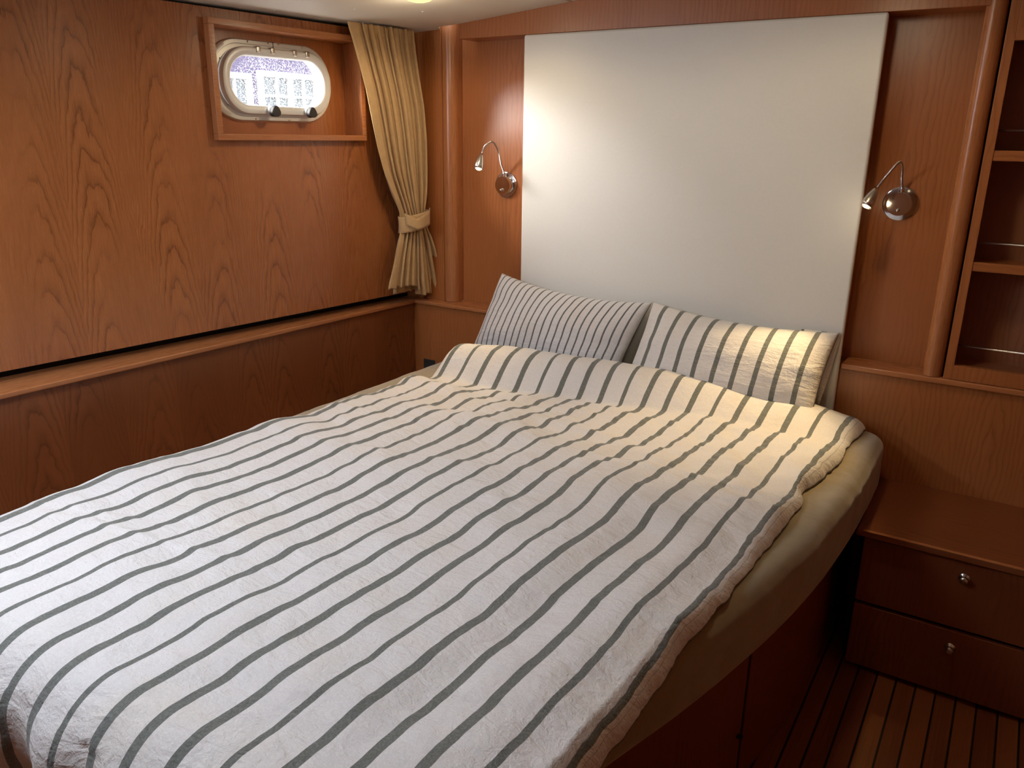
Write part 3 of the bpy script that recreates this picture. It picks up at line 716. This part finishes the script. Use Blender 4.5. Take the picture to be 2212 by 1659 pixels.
# across samples: left tuck, top, right tuck
for i in range(NI+1): us.append(KL + (KR-KL)*i/NI)
YF = 0.50
for j in range(NJ+1):
    t = j/NJ; row = []
    for i, k in enumerate(us):
        # arc along the length: first 0.30 m hangs over the foot
        xref = cx(k, 1.5)
        Ltop = yHEAD(xref) - 0.62
        hang = 0.20 + 0.012*math.sin(k*2.1)
        roll = math.pi/2*0.12
        total = hang + roll + Ltop; s = t*total
        if s < hang: y = YF; zdrop = -(0.12 + hang - s) ; yt = 0.62
        elif s < hang+roll:
            a = (s-hang)/0.12; y = YF + 0.12*(1-math.cos(a)); zdrop = -(0.12 - 0.12*math.sin(a)); yt = 0.62
        else: y = 0.62 + (s-hang-roll); zdrop = 0; yt = y
        x = cx(k, max(0.8, y))
        h = duvet_h(x, yt, k)
        z = ZM1 + h + zdrop
        if zdrop < -0.05:
            f = min(1, -zdrop/0.2); y += -0.018*f*math.sin(k*2.7+0.6) + 0.010*f*fbm(k*0.7, s*6); x += 0.008*f*math.sin(k*1.3)
        # side margins roll over and down
        kl = 1.0 + 0.35*sstep(1.5, 2.4, y)*0
        mL = 0.085 if y > 1.75 else 0.085
        if k < 1.0:
            q = (1.0-k)/1.10; a = q*math.pi*0.62
            r = 0.060 - 0.018*sstep(1.6, 2.2, y)
            x0_ = cx(1.0, max(0.8, y)); hh = duvet_h(x0_, yt, 1.0)
            drop = (1-math.cos(a))*(hh*0.52+0.004) if y > 1.72 else (1-math.cos(a))*(hh*0.6 + 0.03*(1-sstep(1.3, 1.75, y)))
            x = x0_ - r*math.sin(a) - 0.05*q*(1-sstep(1.4, 1.9, y)); z = ZM1 + hh + zdrop - drop
        if k > 18.9:
            q = (k-18.9)/(KR-18.9); a = q*math.pi*0.86
            x0_ = cx(18.9, max(0.8, y)); hh = duvet_h(x0_, yt, 18.9)
            r = 0.012 + 0.022*sstep(0.9, 1.7, y) + 0.006*fbm(y*6, 0.4)
            # extra flare of the corner at the head, notch just below it
            r += 0.016*sstep(2.28, 2.50, y)
            r -= 0.022*math.exp(-((y-2.19)/0.05)**2)
            dd_ = hh*0.5 + 0.0
            dd_ = min(hh*0.5, 0.05) + 0.006*(1-sstep(1.0, 1.5, y))
            x = x0_ + r*math.sin(a*0.62) ; z = ZM1 + hh + zdrop - (1-math.cos(a))*dd_
            if x > medge(y)-0.02 and zdrop == 0 and y < 1.9:      # drapes over the mattress edge
                z -= (x - (medge(y)-0.02))*0.25
            z = max(z, ZM1+0.003) if x < medge(max(0.6, y))-0.03 and zdrop == 0 else z
            x += 0.004*fbm(y*20, 7.7)
        row.append((bm.verts.new((x, y, z)), k, s))
    grid.append(row)
for j in range(NJ):
    for i in range(NI):
        q = [grid[j][i], grid[j][i+1], grid[j+1][i+1], grid[j+1][i]]
        f = bm.faces.new([v[0] for v in q])
        for lp, v in zip(f.loops, q): lp[UVL].uv = (v[1]*0.0835, v[2])
bmesh.ops.recalc_face_normals(bm, faces=bm.faces[:])
dv = finish(bm, 'duvet', M['duvet'], smooth=True, uv=False)
sd = dv.modifiers.new('thick', 'SOLIDIFY'); sd.thickness = 0.004; sd.offset = 1.0
tag(dv, 'cream duvet with grey-green stripes spread over the bed', 'duvet')

# ================================================================ pillows
def pillow(name, label, TL, TR, BL, BR, nrm, T, mat, half_w, half_h, seed, sag=0.0):
    bm = bmesh.new(); L = bm.loops.layers.uv.new('UVMap'); NU, NV_ = 64, 46
    TL, TR, BL, BR = map(Vector, (TL, TR, BL, BR)); nrm = Vector(nrm).normalized()
    def P(u, v, side):
        a = (u+1)/2; b = (v+1)/2
        p = (BL*(1-a)+BR*a)*(1-b) + (TL*(1-a)+TR*a)*b
        up = (TL-BL).normalized(); rt = (TR-TL).normalized()
        # edges pull in between the corners
        p += up*(-0.020*(1-u*u)*max(0, v)**2 + 0.0*(1-u*u)) + rt*(-0.010*(1-v*v)*u*abs(u))
        p += up*(-sag*(1-u*u)*max(0, v))
        e = max(0.0, (1-u**2))**0.48 * max(0.0, (1-v**2))**0.50
        th = T*e*(1.0 if side > 0 else 0.42)
        edge = (1-(1-abs(u))*(1-abs(v)))
        wr = 0.009*fbm(u*1.8+seed, v*1.6, seed*2, 2)*min(1, e*2)
        # gathers that start at the top seam and the corners
        wr += 0.004*sstep(0.45, 0.95, v)*math.sin(u*13 + 2.5*fbm(u*3, v*2, seed))*e
        wr += 0.003*sstep(0.45, 0.95, abs(u))*math.sin(v*11 + 2.5*fbm(u*2, v*3, seed+4))*e
        q = p + nrm*(side*th + (wr if side > 0 else 0))
        return q
    sheets = []
    for side in (1, -1):
        g = []
        for j in range(NV_+1):
            v = -1 + 2*j/NV_; v = math.sin(v*math.pi/2)*0.35 + v*0.65
            row = []
            for i in range(NU+1):
                u = -1 + 2*i/NU; u = math.sin(u*math.pi/2)*0.35 + u*0.65
                row.append((P(u, v, side), u, v))
            g.append(row)
        sheets.append(g)
    vf = [[bm.verts.new(c[0]) for c in r] for r in sheets[0]]
    vb = [[(vf[j][i] if (i in (0, NU) or j in (0, NV_)) else bm.verts.new(c[0])) for i, c in enumerate(r)] for j, r in enumerate(sheets[1])]
    for g, vv, fl in ((sheets[0], vf, 0), (sheets[1], vb, 1)):
        for j in range(NV_):
            for i in range(NU):
                idx = [(j, i), (j, i+1), (j+1, i+1), (j+1, i)]
                if fl: idx = idx[::-1]
                f = bm.faces.new([vv[a][b] for a, b in idx])
                for lp, (a, b) in zip(f.loops, idx): lp[L].uv = (g[a][b][1]*half_w, g[a][b][2]*half_h)
    o = finish(bm, name, mat, smooth=True, uv=False)
    return o, P
plo, _ = pillow('pillow', 'narrow-striped white pillow leaning on the wall at the left', (-1.885, 2.872, 1.078), (-1.183, 2.876, 1.030), (-1.975, 2.755, 0.712), (-1.275, 2.755, 0.706),
    (-0.05, -0.93, 0.30), 0.100, M['pillow_narrow'], 0.385, 0.24, 1.0, sag=0.012)
tag(plo, 'narrow-striped white pillow leaning on the wall at the left', 'pillow')
pro = thing('pillow', 'wide-striped cream pillow leaning on the wall at the right', 'pillow', (-0.85, 2.80, 0.70))
prb, _ = pillow('pillow_body', '', (-1.168, 2.852, 1.040), (-0.482, 2.884, 1.008), (-1.235, 2.755, 0.706), (-0.515, 2.755, 0.706),
    (0.02, -0.93, 0.30), 0.118, M['pillow_wide'], 0.375, 0.24, 3.0, sag=0.006)
sub(prb, pro)
# open flap of the pillowcase hanging behind the right-hand end
bm = bmesh.new(); L = bm.loops.layers.uv.new('UVMap'); g = []
for j in range(25):
    b = j/24; row = []
    for i in range(13):
        a = i/12
        z = 0.692 + (1.006-0.692)*b; xr = -0.478 - 0.045*(1-b)**1.3 ; x = xr - 0.13*(1-a)
        y = 2.890 - 0.03*(1-b) - 0.012*math.sin(a*7+b*4)*(1-b*0.7) - 0.022*(1-a)
        row.append((bm.verts.new((x, y, z)), a, b))
    g.append(row)
for j in range(24):
    for i in range(12):
        q = [g[j][i], g[j][i+1], g[j+1][i+1], g[j+1][i]]; f = bm.faces.new([v[0] for v in q])
        for lp, v in zip(f.loops, q): lp[L].uv = (0.383 + v[1]*0.13, v[2]*0.4)
fl = sub(finish(bm, 'pillowcase_flap', M['pillow_wide'], smooth=True, uv=False), pro); fl.modifiers.new('t', 'SOLIDIFY').thickness = 0.0025

# ================================================================ curtain with tie-back
cur = thing('curtain', 'beige pleated curtain tied back in the corner beside the porthole', 'curtain', tuple(W(1.65, 1.0, 0.07)))
LT = [(2.058, 1.388), (2.008, 1.402), (1.90, 1.437), (1.83, 1.460), (1.706, 1.488), (1.590, 1.514), (1.490, 1.546), (1.410, 1.588), (1.333, 1.634), (1.290, 1.648), (1.25, 1.650), (1.187, 1.622), (1.10, 1.580), (1.00, 1.540)]
RT = [(2.070, 1.760), (2.009, 1.748), (1.884, 1.770), (1.767, 1.797), (1.633, 1.809), (1.497, 1.808), (1.407, 1.802), (1.335, 1.792), (1.282, 1.798), (1.254, 1.805), (1.148, 1.850), (1.043, 1.892), (0.955, 1.918)]
lt = LT[::-1]; rt = RT[::-1]
def cur_pt(a, z, back=0.0):
    """a 0..1 across, z height; pleats gather at the tie"""
    zl, zr = min(z, 2.064), min(z, 2.068)
    s0 = smooth_tab(lt, z, 0.02); s1 = smooth_tab(rt, z, 0.02)
    tie = math.exp(-((z-1.27)/0.07)**2)
    # folds: phases drift so the pleats sweep diagonally to the tie
    a_ = max(0.0, a-0.13)/0.87; ph = 0.4 + a_*2*math.pi*9.5 + 1.6*math.sin(a*9) + 0.9*fbm(a*3, z*1.0, 2)
    amp = (0.018 + 0.010*math.sin(a*7+1)**2)*(1-0.5*tie)
    amp *= min(1, (2.075-z)/0.10+0.35)
    w = math.sin(ph)
    off = 0.072 + amp*w + 0.007*math.sin(2.3*ph+1) + 0.010*(1-tie)
    # front panel of cloth sweeping over from the left, rounded bundle at the tie
    off += tie*0.022*(1-(2*a-1)**2)
    if z < 1.22: off += 0.020*sstep(1.22, 1.0, z)*(0.5-a)
    aa = a + 0.026*math.sin(2*ph)*min(1, min(a_, 1-a)*12)
    if z > 1.3: aa = aa + 0.05*math.sin(math.pi*a)*(1.9-z)*0.0
    s = s0 + (s1-s0)*aa
    return W(s, z, max(0.030, off - back))
bm = bmesh.new(); L = bm.loops.layers.uv.new('UVMap'); g = []
NZ, NA = 150, 200
for j in range(NZ+1):
    row = []
    for i in range(NA+1):
        a = i/NA
        zt = 2.0705; zb = 0.985 - 0.055*sstep(0.45, 0.62, a) + 0.004*math.sin(a*40)
        z = zb + (zt-zb)*j/NZ
        row.append((bm.verts.new(cur_pt(a, z)), a, z))
    g.append(row)
for j in range(NZ):
    for i in range(NA):
        q = [g[j][i], g[j][i+1], g[j+1][i+1], g[j+1][i]]; f = bm.faces.new([v[0] for v in q])
        for lp, v in zip(f.loops, q): lp[L].uv = (v[1], v[2])
o = sub(finish(bm, 'cloth', M['curtain'], smooth=True, uv=False), cur); o.modifiers.new('t', 'SOLIDIFY').thickness = 0.002
# loose inner layer showing under the front hem
bm = bmesh.new(); g = []
for j in range(11):
    row = []
    for i in range(61):
        a = i/60; z = 0.944 + 0.11*j/10 + 0.004*math.sin(a*30)
        s = 1.640 + 0.19*a + 0.02*(1-j/10)*(a-0.5)
        row.append(bm.verts.new(W(s, z, 0.042 + 0.009*math.sin(a*28))))
    g.append(row)
for j in range(10):
    for i in range(60): bm.faces.new((g[j][i], g[j][i+1], g[j+1][i+1], g[j+1][i]))
o = sub(finish(bm, 'inner_layer', M['curtain'], smooth=True), cur); o.modifiers.new('t', 'SOLIDIFY').thickness = 0.002
# tie-back: a folded band round the bundle
bm = bmesh.new(); g = []
for i in range(49):
    th = 2*math.pi*i/48; ca, sa = math.cos(th), math.sin(th)
    s = 1.727 + 0.083*ca; off = 0.088 + 0.050*sa; tilt = 0.012*ca
    row = []
    for k in range(9):
        e = k/8; row.append(bm.verts.new(W(s, 1.236 + tilt + 0.072*e + 0.004*sa, off + 0.004*math.sin(e*math.pi))))
    g.append(row)
for i in range(48):
    for k in range(8): bm.faces.new((g[i][k], g[i+1][k], g[i+1][k+1], g[i][k+1]))
o = sub(finish(bm, 'tieback', M['curtain'], smooth=True), cur); o.modifiers.new('t', 'SOLIDIFY').thickness = 0.004
# overlapping end of the band
bm = bmesh.new(); q = []
for (s, z) in ((1.648, 1.315), (1.69, 1.288), (1.803, 1.330), (1.806, 1.262), (1.70, 1.238), (1.652, 1.262)):
    ca = max(-1, min(1, (s-1.727)/0.083)); q.append(bm.verts.new(W(s, z, 0.096 + 0.050*math.sqrt(max(0, 1-ca*ca)))))
bmesh.ops.bisect_plane  # noqa
f = bm.faces.new(q); bmesh.ops.triangulate(bm, faces=[f]); bmesh.ops.subdivide_edges(bm, edges=bm.edges[:], cuts=4, use_grid_fill=True)
for v in bm.verts:
    s = (v.co-B1).dot(DV); o_ = (v.co-B1).dot(NV); ca = max(-1, min(1, (s-1.727)/0.083)); v.co += NV*(0.097 + 0.050*math.sqrt(max(0, 1-ca*ca)) - o_)
o = sub(finish(bm, 'tieback_end', M['curtain'], smooth=True), cur); o.modifiers.new('t', 'SOLIDIFY').thickness = 0.003

# ================================================================ reading lamps
def reading_lamp(cx_, cz, arm, head_dir, label, spot_w, spot_target, blend=0.8):
    y0 = YR
    t = thing('reading_lamp', label, 'lamp', (cx_, y0, cz), 'reading lamps on the head wall')
    F = frame_to((cx_, y0-0.0005, cz), (0, -1, 0))
    bm = bmesh.new(); lathe(bm, [(0, 0.0), (0.055, 0.0), (0.0565, 0.002), (0.0555, 0.0055), (0.052, 0.0065), (0, 0.0065)], F, 56)
    a = sub(finish(bm, 'wall_plate', M['chrome'], smooth=True), t); a.modifiers.new('e', 'EDGE_SPLIT').split_angle = math.radians(40)
    bm = bmesh.new(); lathe(bm, [(0, 0.007), (0.0385, 0.007), (0.0385, 0.034), (0.0375, 0.036), (0, 0.037)], F, 56)
    a = sub(finish(bm, 'housing', M['chrome'], smooth=True), t); a.modifiers.new('e', 'EDGE_SPLIT').split_angle = math.radians(30)
    Fs = frame_to((cx_-0.001, y0-0.0375, cz-0.020), (0, -1, 0))
    bm = bmesh.new(); lathe(bm, [(0, 0.011), (0.0035, 0.0105), (0.0062, 0.008), (0.0068, 0.004), (0.0048, 0.0)], Fs, 24)
    sub(finish(bm, 'switch', M['nickel'], smooth=True), t)
    bm = bmesh.new(); lathe(bm, [(0, 0), (0.0062, 0), (0.0062, 0.016), (0.0048, 0.018), (0, 0.018)], Matrix.Translation((cx_, y0-0.022, cz+0.0372)), 20)
    sub(finish(bm, 'arm_socket', M['chrome'], smooth=True), t)
    P = catmull([(cx_, y0-0.022, cz+0.052)] + arm, 14)
    bm = bmesh.new(); tube(bm, P, 0.0044, 14)
    sub(finish(bm, 'flexible_arm', M['flex'], smooth=True, uv=False), t)
    e = Vector(arm[-1]); hd = Vector(head_dir).normalized()
    Fh = frame_to(e - hd*0.006, hd)
    bm = bmesh.new()
    lathe(bm, [(0.0, 0.0), (0.0052, 0.001), (0.0098, 0.011), (0.0152, 0.029), (0.0186, 0.046), (0.0192, 0.058), (0.0178, 0.069), (0.0168, 0.069), (0.0172, 0.058), (0.014, 0.044)], Fh, 28)
    sh = sub(finish(bm, 'lamp_shade', M['nickel'], smooth=True), t)
    bm = bmesh.new(); lathe(bm, [(0, 0.050), (0.0150, 0.052), (0.0155, 0.062), (0.010, 0.069), (0, 0.0710)], Fh, 24)
    sub(finish(bm, 'bulb', M['bulb'], smooth=True), t)
    light('reading_light', 'SPOT', tuple(Fh @ Vector((0, 0, 0.077))), spot_w, (1.0, 0.70, 0.32), 0.012, target=spot_target, spot=math.radians(70), blend=blend)
    light('bulb_glow', 'POINT', tuple(Fh @ Vector((0, 0, 0.085))), spot_w*0.006, (1.0, 0.80, 0.50), 0.010)
reading_lamp(-1.966, 1.440, [(-1.966, 2.985, 1.530), (-1.954, 2.945, 1.583), (-1.946, 2.890, 1.622), (-1.953, 2.842, 1.606), (-1.949, 2.812, 1.572)], (0.03, -0.42, -0.90),
             'chrome gooseneck reading lamp on the narrow wood panel left of the white panel', 13.0, (-1.86, 2.22, 0.75))
reading_lamp(-0.372, 1.445, [(-0.374, 2.985, 1.530), (-0.373, 2.950, 1.566), (-0.380, 2.912, 1.582), (-0.404, 2.860, 1.540), (-0.423, 2.822, 1.500)], (-0.30, -0.42, -0.86),
             'chrome gooseneck reading lamp on the wood panel right of the white panel', 22.0, (-0.68, 2.50, 0.78))

# ================================================================ ceiling lamps
def ceiling_lamp(x, y, label, watt):
    z = zc(x)
    t = thing('ceiling_lamp', label, 'lamp', (x, y, z), 'round ceiling lamps')
    bm = bmesh.new(); lathe(bm, [(0.050, 0.0), (0.060, -0.001), (0.061, -0.004), (0.056, -0.008), (0.050, -0.008)], Matrix.Translation((x, y, z-0.0005)), 40)
    sub(finish(bm, 'lamp_rim', M['white_trim'], smooth=True), t)
    bm = bmesh.new(); lathe(bm, [(0.0505, -0.006), (0.048, -0.014), (0.038, -0.021), (0.022, -0.025), (0, -0.0265)], Matrix.Translation((x, y, z)), 40)
    sub(finish(bm, 'lamp_lens', M['dome'], smooth=True), t)
    light('ceiling_light', 'SPOT', (x, y, z-0.05), watt, (1.0, 0.80, 0.52), 0.045, target=(x, y, 0), spot=math.radians(172), blend=0.35)
    light('ceiling_light_spill', 'POINT', (x, y, z-0.09), watt*0.16, (1.0, 0.82, 0.56), 0.05)
ceiling_lamp(-1.90, 2.36, 'round lit ceiling lamp near the corner above the curtain', 7.5)
ceiling_lamp(-0.55, 2.10, 'round lit ceiling lamp above the right side of the bed', 7.5)  # added out of view to brighten the back wall on the right
ceiling_lamp(-0.35, -0.55, 'round lit ceiling lamp over the foot end of the cabin', 0.6)  # added out of view as weak extra light

# invented hatch with a glowing pane, added out of view as cool fill
hz = zc(-1.72)
ha = thing('deck_hatch', 'square deck hatch letting daylight in above the foot of the bed', 'hatch', (-1.72, 0.55, hz))
bm = bmesh.new()
for a in ((-2.02, -1.97, 0.25, 0.85), (-1.47, -1.42, 0.25, 0.85), (-1.97, -1.47, 0.25, 0.30), (-1.97, -1.47, 0.80, 0.85)): box(bm, *a, hz-0.022, hz-0.008)
sub(finish(bm, 'hatch_frame', M['white_trim']), ha)
bm = bmesh.new(); box(bm, -1.9695, -1.4705, 0.3005, 0.7995, hz-0.014, hz-0.010); sub(finish(bm, 'hatch_pane', M['hatch_pane']), ha)

# small black socket low on the head wall
so = boxo('power_socket', -2.368, -2.300, 2.917, 2.9249, 0.545, 0.604, M['rubber'], bevel=0.003)
tag(so, 'small black power socket low on the head wall left of the duvet', 'socket')
